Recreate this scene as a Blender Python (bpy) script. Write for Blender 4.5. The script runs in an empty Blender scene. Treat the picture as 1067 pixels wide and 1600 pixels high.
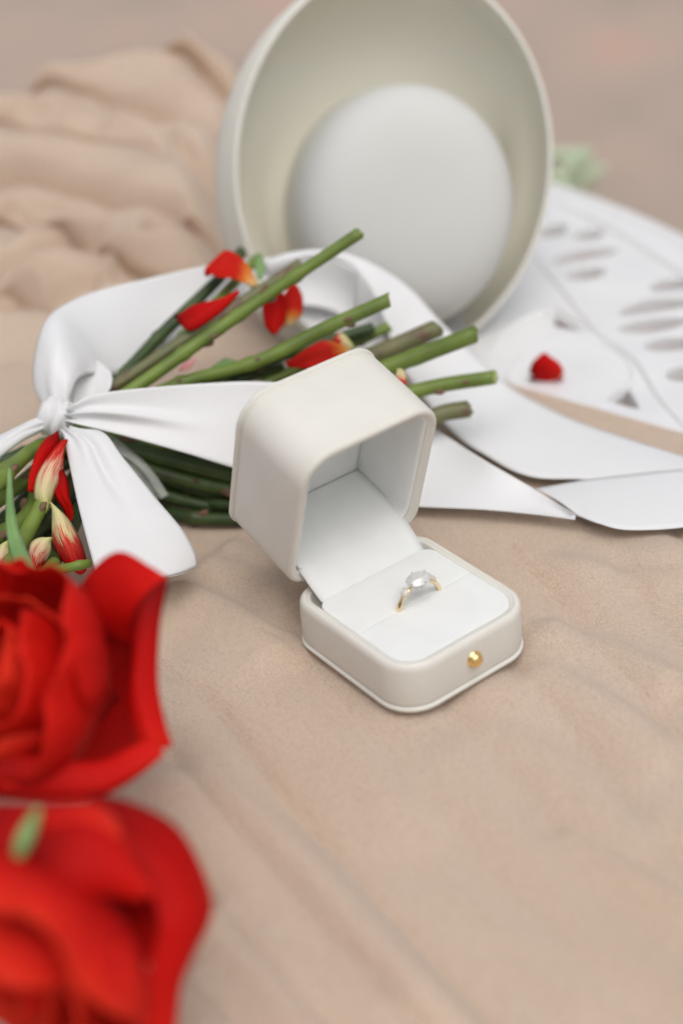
import bpy, bmesh, math, random
import numpy as np
from mathutils import Vector, Matrix, noise as mn

random.seed(7); np.random.seed(7)
S = 0.001                                   # everything below is written in millimetres
sc = bpy.context.scene
col = sc.collection

# ------------------------------------------------------------------ camera
CAM = np.array([-278.96, -358.98, 354.17])
CR = np.array([0.7856451, -0.61397208, -0.07615814])
CU = np.array([0.38744703, 0.39229846, 0.83425818])
CF = np.array([0.48233451, 0.6849381, -0.54608902])
FPX = 2513.6
cd = bpy.data.cameras.new('camera')
cam = bpy.data.objects.new('camera', cd); col.objects.link(cam)
M = Matrix.Identity(4)
for i in range(3):
    M[i][0] = CR[i]; M[i][1] = CU[i]; M[i][2] = -CF[i]; M[i][3] = CAM[i]*S
cam.matrix_world = M
cd.sensor_fit = 'VERTICAL'; cd.sensor_height = 36; cd.lens = FPX/1600*36
cd.clip_start = 0.02; cd.clip_end = 200
cd.dof.use_dof = True; cd.dof.focus_distance = 0.586; cd.dof.aperture_fstop = 3.9
sc.camera = cam

# ------------------------------------------------------------------ light
SUN_EL, SUN_AZ = math.radians(68), math.radians(-106)      # azimuth from +X towards +Y
w = bpy.data.worlds.new('World'); sc.world = w; w.use_nodes = True
nt = w.node_tree; nt.nodes.clear()
sky = nt.nodes.new('ShaderNodeTexSky'); sky.sky_type = 'NISHITA'; sky.sun_disc = False
sky.sun_elevation = SUN_EL; sky.sun_rotation = math.pi/2-SUN_AZ
sky.air_density = 1.0; sky.dust_density = 4.0; sky.ozone_density = 1.0
bg = nt.nodes.new('ShaderNodeBackground'); bg.inputs[1].default_value = 0.14
wo = nt.nodes.new('ShaderNodeOutputWorld')
hs = nt.nodes.new('ShaderNodeHueSaturation'); hs.inputs['Saturation'].default_value = .42      # thin cloud cover
nt.links.new(sky.outputs[0], hs.inputs['Color']); nt.links.new(hs.outputs[0], bg.inputs[0]); nt.links.new(bg.outputs[0], wo.inputs[0])
ld = bpy.data.lights.new('sun', 'SUN'); ld.energy = 1.0; ld.angle = math.radians(55); ld.color = (1, .965, .915)
sun = bpy.data.objects.new('sun', ld); col.objects.link(sun)
sdir = Vector((math.cos(SUN_EL)*math.cos(SUN_AZ), math.cos(SUN_EL)*math.sin(SUN_AZ), math.sin(SUN_EL)))
sun.rotation_euler = sdir.to_track_quat('Z', 'Y').to_euler(); sun.location = sdir*3
sc.view_settings.view_transform = 'Standard'; sc.view_settings.look = 'None'
sc.view_settings.exposure = 0.0; sc.view_settings.gamma = 1
sc.render.engine = 'CYCLES'
sc.cycles.use_denoising = True
sc.cycles.max_bounces = 10; sc.cycles.transparent_max_bounces = 12

# ------------------------------------------------------------------ geometry helpers
def ray(x, y): return CF + ((x-533.5)*CR - (y-800)*CU)/FPX
def P(x, y, d): return CAM + d*ray(x, y)                 # point seen at (x, y), d mm deep
def Z(x, y, z):                                          # point seen at (x, y), at height z
    d = ray(x, y); return CAM + (z-CAM[2])/d[2]*d
RH = np.array([0.78793345, -0.6157604, 0.]); FH = np.array([0.6157604, 0.78793345, 0.])
def ab(p): q = np.asarray(p)-CAM; return q@RH, q@FH
def wxy(a, b): return CAM[0]+a*RH[0]+b*FH[0], CAM[1]+a*RH[1]+b*FH[1]

def wloc(o):
    v = Vector((0, 0, 0))
    while o is not None: v += o.location; o = o.parent
    return v
def mk(name, verts, faces, mats, parent=None, smooth=True, uv=None, midx=None, origin=None, solid=0, sub=0):
    """one mesh object; verts are world coordinates in mm"""
    v = np.asarray(verts, float)*S
    loc = Vector((0, 0, 0))
    if parent is None and origin is not None: loc = Vector(origin)*S
    base = wloc(parent) if parent is not None else loc
    v = v - np.array(base)
    me = bpy.data.meshes.new(name)
    me.from_pydata(v.tolist(), [], [list(map(int, f)) for f in faces])
    if not isinstance(mats, (list, tuple)): mats = [mats]
    for m in mats: me.materials.append(m)
    if smooth: me.polygons.foreach_set('use_smooth', [True]*len(me.polygons))
    if midx is not None: me.polygons.foreach_set('material_index', list(midx))
    if uv is not None:
        l = me.uv_layers.new(name='UVMap'); li = np.zeros(len(me.loops), dtype=np.int32)
        me.loops.foreach_get('vertex_index', li)
        l.data.foreach_set('uv', np.asarray(uv, float)[li].ravel())
    me.update()
    o = bpy.data.objects.new(name, me); col.objects.link(o)
    if parent is not None: o.parent = parent
    else: o.location = loc
    if solid:
        md = o.modifiers.new('thickness', 'SOLIDIFY'); md.thickness = solid*S; md.offset = 0
    if sub:
        md = o.modifiers.new('subdivision', 'SUBSURF'); md.levels = sub; md.render_levels = sub
    return o
def empty(name, loc):
    o = bpy.data.objects.new(name, None); o.empty_display_size = .01; col.objects.link(o)
    o.location = Vector(loc)*S; return o
def tag(o, label=None, cat=None, group=None, kind=None):
    for k, v in (('label', label), ('category', cat), ('group', group), ('kind', kind)):
        if v: o[k] = v
    return o
def loops_mesh(loops, closed=True, cap0=False, cap1=False):
    V = []; F = []; n = len(loops[0])
    for L in loops: V += [tuple(p) for p in L]
    for i in range(len(loops)-1):
        for j in range(n if closed else n-1):
            k = (j+1) % n
            F.append((i*n+j, i*n+k, (i+1)*n+k, (i+1)*n+j))
    if cap0: F.append(tuple(range(n))[::-1])
    if cap1: F.append(tuple((len(loops)-1)*n+j for j in range(n)))
    return V, F
def spline(pts, n):
    """Catmull-Rom, resampled to n points evenly by length"""
    p = np.asarray(pts, float)
    if len(p) == 2: 
        t = np.linspace(0, 1, n)[:, None]; return p[0]*(1-t)+p[1]*t
    q = np.vstack([2*p[0]-p[1], p, 2*p[-1]-p[-2]]); out = []
    for i in range(1, len(q)-2):
        for t in np.linspace(0, 1, 12, endpoint=False):
            a, b, c, d = q[i-1], q[i], q[i+1], q[i+2]
            out.append(.5*((2*b)+(-a+c)*t+(2*a-5*b+4*c-d)*t*t+(-a+3*b-3*c+d)*t**3))
    out.append(p[-1]); out = np.array(out)
    L = np.r_[0, np.cumsum(np.linalg.norm(np.diff(out[:, :3], axis=0), axis=1))]
    s = np.linspace(0, L[-1], n)
    return np.c_[tuple(np.interp(s, L, out[:, k]) for k in range(out.shape[1]))]
def loft(name, A, B, mat, parent=None, nu=40, nv=12, camber=0, fn=None, solid=.22, mid=None, sub=0, **kw):
    """strip between edge A and edge B; camber in mm along its normal; fn(u, v) extra normal shift"""
    a = spline(A, nu); b = spline(B, nu)
    V = np.zeros((nu, nv, 3)); t = np.linspace(0, 1, nv)
    m = spline(mid, nu) if mid is not None else None
    for j in range(nv):
        if m is None: V[:, j] = a*(1-t[j])+b*t[j]
        else:
            V[:, j] = a*(1-t[j])*(1-2*t[j])+m*4*t[j]*(1-t[j])+b*t[j]*(2*t[j]-1)
    du = np.gradient(V, axis=0); dv = np.gradient(V, axis=1)
    N = np.cross(du, dv); N /= np.linalg.norm(N, axis=2, keepdims=True)+1e-9
    if (N*(CAM-V)).sum() < 0: N = -N
    uu, vv = np.meshgrid(np.linspace(0, 1, nu), t, indexing='ij')
    h = camber*4*vv*(1-vv)
    if fn is not None: h = h+fn(uu, vv)
    V = V+N*h[..., None]
    F = [(i*nv+j, (i+1)*nv+j, (i+1)*nv+j+1, i*nv+j+1) for i in range(nu-1) for j in range(nv-1)]
    return mk(name, V.reshape(-1, 3), F, mat, parent, uv=np.c_[uu.ravel(), vv.ravel()], solid=solid, sub=sub, **kw)
def tube(pts, rad, n=12):
    """tube along pts with radii rad -> loops"""
    p = np.asarray(pts, float); L = []
    T = np.gradient(p, axis=0); T /= np.linalg.norm(T, axis=1, keepdims=True)
    ref = np.array([0, 0, 1.]); 
    if abs(T[0]@ref) > .95: ref = np.array([1., 0, 0])
    for i in range(len(p)):
        e = np.cross(T[i], ref); e /= np.linalg.norm(e); g = np.cross(T[i], e)
        th = np.linspace(0, 2*np.pi, n, endpoint=False)
        L.append(p[i]+rad[i]*(np.outer(np.cos(th), e)+np.outer(np.sin(th), g)))
    return L
def rr(x0, x1, y0, y1, R, n=10):
    """rounded rectangle, R = (x1y0, x1y1, x0y1, x0y0) corner radii"""
    if not isinstance(R, (tuple, list)): R = (R,)*4
    out = []
    for (cx, cy, a0), r in zip(((1, -1, -90), (1, 1, 0), (-1, 1, 90), (-1, -1, 180)), R):
        X = x1 if cx > 0 else x0; Y = y1 if cy > 0 else y0
        for k in range(n+1):
            a = math.radians(a0+90*k/n)
            out.append((X-cx*r+r*math.cos(a), Y-cy*r+r*math.sin(a)))
        # subdivided straight run to the next corner
    res = []
    m = len(out)
    for i in range(m):
        res.append(out[i])
        if (i+1) % (n+1) == 0:
            q = out[(i+1) % m]
            for t in (.2, .4, .6, .8): res.append((out[i][0]*(1-t)+q[0]*t, out[i][1]*(1-t)+q[1]*t))
    return np.array(res)

# ------------------------------------------------------------------ material helpers
def newmat(name):
    m = bpy.data.materials.new(name); m.use_nodes = True
    t = m.node_tree; return m, t, t.nodes['Principled BSDF']
def nd(t, typ, **kw):
    n = t.nodes.new(typ)
    for k, v in kw.items():
        if isinstance(k, str) and hasattr(n, k): setattr(n, k, v)
    return n
def coords(t, kind='Object', scale=1.0):
    tc = nd(t, 'ShaderNodeTexCoord'); mp = nd(t, 'ShaderNodeMapping')
    mp.inputs['Scale'].default_value = (scale,)*3 if not isinstance(scale, tuple) else scale
    t.links.new(tc.outputs[kind], mp.inputs[0]); return mp.outputs[0]
def noise(t, vec, scale, detail=3, rough=.5):
    n = nd(t, 'ShaderNodeTexNoise'); n.inputs['Scale'].default_value = scale
    n.inputs['Detail'].default_value = detail; n.inputs['Roughness'].default_value = rough
    t.links.new(vec, n.inputs['Vector']); return n.outputs['Fac']
def ramp(t, fac, stops):
    r = nd(t, 'ShaderNodeValToRGB'); e = r.color_ramp.elements
    while len(e) < len(stops): e.new(.5)
    for el, (p, c) in zip(e, stops): el.position = p; el.color = (*c, 1)
    t.links.new(fac, r.inputs[0]); return r.outputs[0]
def bump(t, b, h, strength, dist, normal=None):
    n = nd(t, 'ShaderNodeBump'); n.inputs['Strength'].default_value = strength
    n.inputs['Distance'].default_value = dist*S; t.links.new(h, n.inputs['Height'])
    if normal is not None: t.links.new(normal, n.inputs['Normal'])
    if b is not None: t.links.new(n.outputs[0], b.inputs['Normal'])
    return n.outputs[0]
def math_(t, op, a, b=None):
    n = nd(t, 'ShaderNodeMath'); n.operation = op
    for i, x in enumerate((a, b)):
        if x is None: continue
        if isinstance(x, (int, float)): n.inputs[i].default_value = x
        else: t.links.new(x, n.inputs[i])
    return n.outputs[0]

def m_leather():
    m, t, b = newmat('off_white_leatherette'); v = coords(t)
    t.links.new(ramp(t, noise(t, v, 60, 3), [(.3, (.69, .67, .60)), (.7, (.725, .705, .64))]), b.inputs['Base Color'])
    b.inputs['Roughness'].default_value = .5; b.inputs['Specular IOR Level'].default_value = .35
    n1 = bump(t, None, noise(t, v, 1500, 3, .6), .35, .12)
    bump(t, b, noise(t, v, 120, 2), .2, .3, n1); return m
def m_lining():
    m, t, b = newmat('white_microsuede'); v = coords(t)
    t.links.new(ramp(t, noise(t, v, 90, 3), [(.3, (.75, .76, .735)), (.7, (.79, .80, .775))]), b.inputs['Base Color'])
    b.inputs['Roughness'].default_value = .9; b.inputs['Sheen Weight'].default_value = .3
    b.inputs['Specular IOR Level'].default_value = .15
    bump(t, b, noise(t, v, 2600, 2, .7), .5, .12); return m
def m_cloth():
    m, t, b = newmat('beige_chiffon'); v = coords(t)
    base = ramp(t, noise(t, v, 9, 3), [(.3, (.86, .745, .61)), (.7, (.90, .805, .69))])
    # fine crinkled weave
    wv = nd(t, 'ShaderNodeTexWave'); wv.wave_type = 'BANDS'; wv.bands_direction = 'X'
    wv.inputs['Scale'].default_value = 480; wv.inputs['Distortion'].default_value = 6; wv.inputs['Detail'].default_value = 2
    wv.inputs['Detail Scale'].default_value = 2
    t.links.new(v, wv.inputs['Vector'])
    fn = noise(t, v, 950, 3, .8)
    cr = math_(t, 'ADD', math_(t, 'MULTIPLY', wv.outputs['Fac'], .35), fn)
    mx = nd(t, 'ShaderNodeMixRGB'); mx.blend_type = 'MULTIPLY'; mx.inputs[0].default_value = .52
    t.links.new(base, mx.inputs[1])
    t.links.new(ramp(t, cr, [(.40, (.28, .23, .18)), (.76, (1.25, 1.25, 1.25))]), mx.inputs[2])
    t.links.new(mx.outputs[0], b.inputs['Base Color'])
    b.inputs['Roughness'].default_value = .8; b.inputs['Sheen Weight'].default_value = .75
    b.inputs['Sheen Roughness'].default_value = .35; b.inputs['Sheen Tint'].default_value = (1, .965, .94, 1); b.inputs['Specular IOR Level'].default_value = .2
    n1 = bump(t, None, cr, .9, .45)
    bump(t, b, noise(t, v, 120, 2, .5), .22, .9, n1)
    out = t.nodes['Material Output']
    tl = nd(t, 'ShaderNodeBsdfTranslucent'); tl.inputs['Color'].default_value = (.92, .68, .46, 1)
    ms = nd(t, 'ShaderNodeMixShader'); ms.inputs[0].default_value = .38
    t.links.new(b.outputs[0], ms.inputs[1]); t.links.new(tl.outputs[0], ms.inputs[2])
    tr = nd(t, 'ShaderNodeBsdfTransparent'); m2 = nd(t, 'ShaderNodeMixShader'); m2.inputs[0].default_value = .20
    t.links.new(ms.outputs[0], m2.inputs[1]); t.links.new(tr.outputs[0], m2.inputs[2])
    t.links.new(m2.outputs[0], out.inputs[0]); return m
def m_ribbon():
    m, t, b = newmat('white_satin_ribbon')
    b.inputs['Base Color'].default_value = (.84, .84, .835, 1); b.inputs['Roughness'].default_value = .42
    b.inputs['Sheen Weight'].default_value = .2; b.inputs['Specular IOR Level'].default_value = .35
    tc = nd(t, 'ShaderNodeTexCoord')
    wv = nd(t, 'ShaderNodeTexWave'); wv.bands_direction = 'X'
    wv.inputs['Scale'].default_value = 46; wv.inputs['Distortion'].default_value = 1.5; wv.inputs['Detail'].default_value = 1
    wv.inputs['Detail Scale'].default_value = .6
    t.links.new(tc.outputs['UV'], wv.inputs['Vector'])
    n1 = bump(t, None, wv.outputs['Fac'], .3, .12)
    bump(t, b, noise(t, coords(t), 70, 3, .55), .5, 1.1, n1)
    out = t.nodes['Material Output']
    tl = nd(t, 'ShaderNodeBsdfTranslucent'); tl.inputs['Color'].default_value = (.8, .8, .78, 1)
    ms = nd(t, 'ShaderNodeMixShader'); ms.inputs[0].default_value = .15
    t.links.new(b.outputs[0], ms.inputs[1]); t.links.new(tl.outputs[0], ms.inputs[2]); t.links.new(ms.outputs[0], out.inputs[0])
    return m
def m_plain(name, c1, c2, scale, rough, bs=.2, bd=.3, spec=.4, det=3):
    m, t, b = newmat(name); v = coords(t)
    t.links.new(ramp(t, noise(t, v, scale, det), [(.3, c1), (.7, c2)]), b.inputs['Base Color'])
    b.inputs['Roughness'].default_value = rough; b.inputs['Specular IOR Level'].default_value = spec
    bump(t, b, noise(t, v, scale*4, 3), bs, bd); return m
def m_stem(name, g1, g2, br, bw):
    m, t, b = newmat(name); v = coords(t)
    c = ramp(t, noise(t, v, 60, 3), [(.35, g1), (.65, g2)])
    mx = nd(t, 'ShaderNodeMixRGB'); t.links.new(c, mx.inputs[1]); mx.inputs[2].default_value = (*br, 1)
    t.links.new(ramp(t, noise(t, v, 110, 4, .65), [(.62-bw, (0, 0, 0)), (.72-bw, (1, 1, 1))]), mx.inputs[0])
    t.links.new(mx.outputs[0], b.inputs['Base Color']); b.inputs['Roughness'].default_value = .5
    bump(t, b, noise(t, v, 500, 3), .3, .3); return m
def m_petal(name, stops, stripes=0., transl=.25):
    """colour runs along u of the UV (the petal's own length)"""
    m, t, b = newmat(name); tc = nd(t, 'ShaderNodeTexCoord'); sp = nd(t, 'ShaderNodeSeparateXYZ')
    t.links.new(tc.outputs['UV'], sp.inputs[0])
    mp = nd(t, 'ShaderNodeMapping'); mp.inputs['Scale'].default_value = (1.2, 9, 1)
    t.links.new(tc.outputs['UV'], mp.inputs[0])
    n = noise(t, mp.outputs[0], 2.2, 4, .6)
    u = math_(t, 'ADD', sp.outputs[0], math_(t, 'MULTIPLY', math_(t, 'SUBTRACT', n, .5), stripes+.12))
    c = ramp(t, u, stops); t.links.new(c, b.inputs['Base Color'])
    b.inputs['Roughness'].default_value = .6; b.inputs['Specular IOR Level'].default_value = .1
    bump(t, b, n, .4, .5)
    out = t.nodes['Material Output']; tl = nd(t, 'ShaderNodeBsdfTranslucent'); t.links.new(c, tl.inputs['Color'])
    ms = nd(t, 'ShaderNodeMixShader'); ms.inputs[0].default_value = transl
    t.links.new(b.outputs[0], ms.inputs[1]); t.links.new(tl.outputs[0], ms.inputs[2]); t.links.new(ms.outputs[0], out.inputs[0])
    return m
LEATHER, LINING, CLOTH, RIBBON = m_leather(), m_lining(), m_cloth(), m_ribbon()
TABLE = m_plain('white_painted_metal', (.70, .70, .70), (.76, .76, .755), 30, .45, .15, .4)
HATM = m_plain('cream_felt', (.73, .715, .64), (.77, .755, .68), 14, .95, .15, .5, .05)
BRIMIN = m_plain('lifted_cream_felt', (.77, .74, .625), (.80, .77, .66), 14, .95, .15, .5, .05)  # inside of the brim, colour lightened to offset the shade there
CROWN = m_plain('greyed_cream_felt', (.60, .60, .565), (.635, .635, .60), 14, .85, .15, .5, .15)  # crown felt greyed; how light falls on it is put into the colour
STEM_G = m_stem('green_stem', (.10, .15, .02), (.165, .235, .035), (.13, .075, .04), -.04)
STEM_B = m_stem('brownish_stem', (.12, .13, .05), (.18, .17, .075), (.14, .08, .05), .10)
STEM_D = m_stem('shaded_green_stem', (.022, .045, .010), (.05, .085, .016), (.06, .045, .025), .03)  # stem green with the bundle's deep shade painted into its colour
SCAR = m_plain('brown_scar', (.10, .055, .035), (.22, .13, .08), 300, .8)
CUT = m_plain('cut_stem_end', (.36, .40, .13), (.48, .50, .20), 300, .7)
LEAF = m_plain('leaf_green', (.14, .26, .08), (.22, .38, .13), 60, .5)
RED = m_petal('red_petal', [(0, (.20, .002, .002)), (.35, (.48, .004, .003)), (.8, (.62, .008, .005)), (1, (.70, .015, .008))], .35, .18)
RED2 = m_petal('orange_red_petal', [(0, (.24, .003, .004)), (.45, (.54, .006, .005)), (.8, (.70, .018, .010)), (1, (.76, .035, .014))], .4, .2)
P_YEL = m_petal('red_petal_with_yellow_base', [(0, (.62, .012, .008)), (.6, (.62, .02, .01)), (.78, (.75, .25, .04)), (1, (.78, .68, .35))], .35)
P_PALE = m_petal('pale_striped_petal', [(0, (.52, .01, .008)), (.34, (.62, .03, .02)), (.46, (.76, .50, .34)), (.75, (.78, .70, .38)), (1, (.50, .55, .15))], 1.3, .12)
P_BUD = m_petal('yellow_to_red_bud', [(0, (.60, .58, .22)), (.42, (.78, .68, .38)), (.58, (.66, .06, .04)), (1, (.42, .006, .01))], 1.2, .12)
def m_metal(name, c, r):
    m, t, b = newmat(name); b.inputs['Base Color'].default_value = (*c, 1); b.inputs['Metallic'].default_value = 1
    v = coords(t); t.links.new(ramp(t, noise(t, v, 900, 2), [(.3, (r*.8,)*3), (.7, (r*1.3,)*3)]), b.inputs['Roughness']); return m
GOLD = m_metal('yellow_gold', (.95, .66, .28), .16)
BAND = m_metal('pale_gold', (.93, .76, .50), .16)
SILVER = m_metal('white_gold', (.72, .72, .74), .18)
DIAM, _t, _b = newmat('diamond')
_b.inputs['Transmission Weight'].default_value = .45; _b.inputs['IOR'].default_value = 2.2; _b.inputs['Roughness'].default_value = 0.0
_b.inputs['Base Color'].default_value = (1, 1, 1, 1)
FILM, _t, _b = newmat('clear_film'); _b.inputs['Base Color'].default_value = (.8, .85, .8, 1); _b.inputs['Roughness'].default_value = .15
_b.inputs['Alpha'].default_value = .22

# ------------------------------------------------------------------ ground
gm, t, b = newmat('brown_paving')
v = coords(t)
c1 = ramp(t, noise(t, v, 1.6, 4, .65), [(.3, (.30, .255, .20)), (.48, (.40, .31, .25)), (.62, (.45, .335, .27)), (.74, (.55, .30, .21))])
t.links.new(c1, b.inputs['Base Color']); b.inputs['Roughness'].default_value = .9
bump(t, b, noise(t, v, 60, 4), .5, 6)
GZ = -745
n = 24; xs = np.linspace(-60000, 60000, n+1)
V = [(x, y, GZ) for y in xs for x in xs]
F = [(j*(n+1)+i, j*(n+1)+i+1, (j+1)*(n+1)+i+1, (j+1)*(n+1)+i) for j in range(n) for i in range(n)]
tag(mk('ground', V, F, gm, origin=(0, 0, GZ)), kind='structure')

# ------------------------------------------------------------------ table
TC = np.array([-113., 250.]); TR = 450.; TZ = -6.
table = empty('patio_table', (TC[0], TC[1], GZ))
tag(table, 'round white cast metal table with cut-out pattern carrying everything', 'table')
def slit(a, b, wd, bow=0, n=10):
    a = np.array(a); b = np.array(b); d = b-a; L = np.linalg.norm(d); e = d/L; g = np.array([-e[1], e[0]])
    up = []; dn = []
    for k in range(n+1):
        t = k/n; c = a+d*t+g*bow*4*t*(1-t); ww = wd*(math.sin(math.pi*min(max(t, .02), .98))**.6)
        up.append(c+g*ww); dn.append(c-g*ww)
    return np.array(up[1:-1]+[b]+dn[1:-1][::-1]+[a])
def tp(x, y): q = Z(700+x/2.667, 250+y/2.667, TZ); return q[:2]
holes = []
for A_, B_, wd, bow in [((505, 325), (655, 295), 3.6, 0), ((410, 432), (722, 372), 3.6, 3), ((480, 492), (660, 452), 3.8, 0),
        ((620, 535), (865, 450), 3.8, 4), ((828, 545), (1040, 510), 3.6, 3), ((695, 648), (1060, 590), 3.8, 5),
        ((690, 708), (1010, 662), 3.8, 0), ((800, 782), (1060, 760), 3.6, 2), ((385, 325), (482, 262), 3.5, 0), ((905, 915), (1060, 860), 3.6, 0), ((930, 985), (1080, 940), 3.6, 0),
        ((1040, 660), (1300, 640), 3.8, 4), ((1080, 560), (1300, 540), 3.6, 3), ((1100, 750), (1350, 760), 3.8, 0), ((1120, 850), (1350, 880), 3.8, 0)]:
    holes.append(slit(tp(*A_), tp(*B_), wd*2.25, bow))
for T in [((448, 605), (440, 692), (600, 722)), ((748, 935), (800, 1040), (655, 1002))]:
    q = [tp(*p) for p in T]; c = sum(q)/3
    holes.append(np.array([c+(p-c)*s for i in range(3) for p, s in ((q[i], 1.12), (.5*(q[i]+q[(i+1) % 3]), 1.18))]))
def rotp(h, a):
    c, s = math.cos(a), math.sin(a); d = h-TC; return TC+np.c_[d[:, 0]*c-d[:, 1]*s, d[:, 0]*s+d[:, 1]*c]
motif = list(holes)
ang = [math.atan2(h[:, 1].mean()-TC[1], h[:, 0].mean()-TC[0]) for h in motif]
span = math.radians(45)
for k in range(1, 8):
    holes += [rotp(h, -span*k) for h in motif]
cu = bpy.data.curves.new('table_outline', 'CURVE'); cu.dimensions = '2D'; cu.fill_mode = 'BOTH'
def addpoly(p):
    s = cu.splines.new('POLY'); s.points.add(len(p)-1)
    for i, q in enumerate(p): s.points[i].co = ((q[0]-TC[0])*S, (q[1]-TC[1])*S, 0, 1)
    s.use_cyclic_u = True
th = np.linspace(0, 2*np.pi, 181)[:-1]
addpoly(np.c_[TC[0]+(TR-2)*np.cos(th), TC[1]+(TR-2)*np.sin(th)])
kept = []
for h in holes:
    r = np.linalg.norm(h-TC, axis=1)
    if r.max() > TR-14 or r.min() < 120: continue
    c = h.mean(0)
    if any(np.linalg.norm(k.mean(0)-c) < 9 for k in kept): continue
    bb = (h.min(0), h.max(0))
    if any(k.min(0)[0] < bb[1][0] and k.max(0)[0] > bb[0][0] and k.min(0)[1] < bb[1][1] and k.max(0)[1] > bb[0][1] and
           min(np.linalg.norm(k[:, None]-h[None], axis=2).min(), 99) < 3 for k in kept): continue
    kept.append(h); addpoly(h)
cu.extrude = 4.5*S; cu.bevel_depth = 1.0*S; cu.bevel_resolution = 3
co = bpy.data.objects.new('tmp', cu); col.objects.link(co)
dg = bpy.context.evaluated_depsgraph_get(); me = bpy.data.meshes.new_from_object(co.evaluated_get(dg))
bpy.data.objects.remove(co)
me.materials.clear(); me.materials.append(TABLE)
top = bpy.data.objects.new('tabletop', me); col.objects.link(top); top.parent = table
top.location = (0, 0, (TZ-5.3-GZ)*S)
L = tube(np.c_[TC[0]+TR*np.cos(th), TC[1]+TR*np.sin(th), np.full(180, TZ-4.)], np.full(180, 6.5), 12)
V, F = loops_mesh(L+[L[0]]); mk('rim', V, F, TABLE, table)
mo = spline([Z(x, y, TZ+.2) for x, y in ((790, 588), (830, 546), (900, 532), (965, 550), (988, 592), (950, 630), (880, 641), (820, 626), (790, 588))], 60)
V, F = loops_mesh(tube(mo, np.full(60, .8), 8)); mk('moulding', V, F, TABLE, table)
for bar in (((835, 400), (880, 455), (935, 520), (990, 560), (1030, 620), (1090, 690)), ((870, 318), (930, 345), (1000, 385), (1067, 430), (1130, 480)),
            ((760, 560), (790, 520), (850, 490), (915, 520))):
    mo = spline([Z(x, y, TZ+.1) for x, y in bar], 50)
    V, F = loops_mesh(tube(mo, 2.1*np.sin(np.linspace(.25, math.pi-.25, 50))**.5, 10), cap0=True, cap1=True); mk('moulding', V, F, TABLE, table)
prof = [(16, GZ+40), (14, GZ+200), (22, GZ+260), (14, GZ+330), (14, GZ+600), (30, GZ+690), (60, TZ-17)]
def lathe(prof, cx, cy, n=32):
    t = np.linspace(0, 2*np.pi, n, endpoint=False)
    return [np.c_[cx+r*np.cos(t), cy+r*np.sin(t), np.full(n, z)] for r, z in prof]
V, F = loops_mesh(lathe(prof, *TC)); mk('pedestal', V, F, TABLE, table)
for k in range(4):
    a = math.radians(20+90*k); e = np.array([math.cos(a), math.sin(a), 0]); c = np.array([TC[0], TC[1], 0])
    pts = spline([c+e*12+[0, 0, GZ+120], c+e*120+[0, 0, GZ+90], c+e*260+[0, 0, GZ+12]], 14)
    V, F = loops_mesh(tube(pts, np.linspace(16, 11, 14)), cap0=True, cap1=True); mk('leg', V, F, TABLE, table)

# ------------------------------------------------------------------ cloth
CE = np.array([(560, 60), (560, 200), (420, 380), (300, 480), (172, 554), (119, 595), (80, 625), (54, 645), (29, 668), (5, 688), (-19, 712), (-48, 745), (-73, 792), (-78, 850), (-60, 900), (-50, 1005)], float)
crest = np.array([(-520, 880, 30), (-340, 905, 40), (-225, 930, 56), (-200, 938, 62), (-165, 945, 66), (-113, 948, 76), (-92, 940, 62), (-73, 936, 50), (-40, 930, 30)], float)
def sstep(x): x = np.clip(x, 0, 1); return x*x*(3-2*x)
def hump(a, b):
    bc = np.interp(a, crest[:, 0], crest[:, 1]); hc = np.interp(a, crest[:, 0], crest[:, 2])
    up = np.clip((b-690)/(bc-690), 0, 1); up = up**1.25
    dn = 1-sstep((b-bc)/55)
    rnd = np.where(b < bc, up, dn)
    return hc*rnd
def noise2(a, b, sx, sy, seed):
    """smooth value noise"""
    rs = np.random.RandomState(seed); G = rs.rand(64, 64)*2-1
    x = a/sx; y = b/sy; i = np.floor(x).astype(int); j = np.floor(y).astype(int)
    fx = sstep(x-i); fy = sstep(y-j); g = lambda i, j: G[i % 64, j % 64]
    return (g(i, j)*(1-fx)+g(i+1, j)*fx)*(1-fy)+(g(i, j+1)*(1-fx)+g(i+1, j+1)*fx)*fy
def surf(x, y):                      # first meeting of the view ray with the unfolded heap
    for d in np.arange(560, 1300, 1.5):
        p = P(x, y, d); a, b_ = ab(p)
        if p[2] < -3+hump(np.array(a), np.array(b_)): return (a, b_)
    return ab(Z(x, y, 0))
near_folds = [  # traced folds: points, height, width on the far side, width on the near side
 ([(240, 915), (330, 948), (400, 985), (480, 1035)], 8, 7.5, 18),
 ([(300, 868), (380, 900), (470, 965)], 5, 6, 10),
 ([(335, 840), (420, 880), (480, 935)], 4, 6, 9),
 ([(640, 800), (760, 802), (900, 822), (1067, 852), (1200, 880)], 5, 8, 16),
 ([(790, 850), (900, 880), (1080, 915)], 2.2, 6, 9),
 ([(830, 965), (930, 1000), (1080, 1075)], 4.5, 6, 12),
 ([(800, 1030), (900, 1080), (1080, 1190)], 4, 8, 12),
 ([(235, 1165), (330, 1250), (420, 1330), (560, 1480), (720, 1660)], 8.5, 11, 13),
 ([(300, 1400), (420, 1520), (540, 1680)], 8, 7.5, 9),
 ([(270, 1510), (400, 1680)], 7, 6.5, 8),
 ([(860, 1275), (960, 1345), (1120, 1430)], 2.2, 3, 9),
 ([(250, 1010), (400, 1080), (560, 1190), (680, 1330)], 3.2, 12, 18),
 ([(640, 1130), (720, 1190), (800, 1300), (900, 1450), (1000, 1640)], 2.6, 8, 16),
 ([(700, 1115), (820, 1165), (1080, 1310)], 2.2, 7, 15),
 ([(0, 560), (40, 600), (60, 700)], 4, 8, 12),
]
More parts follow.
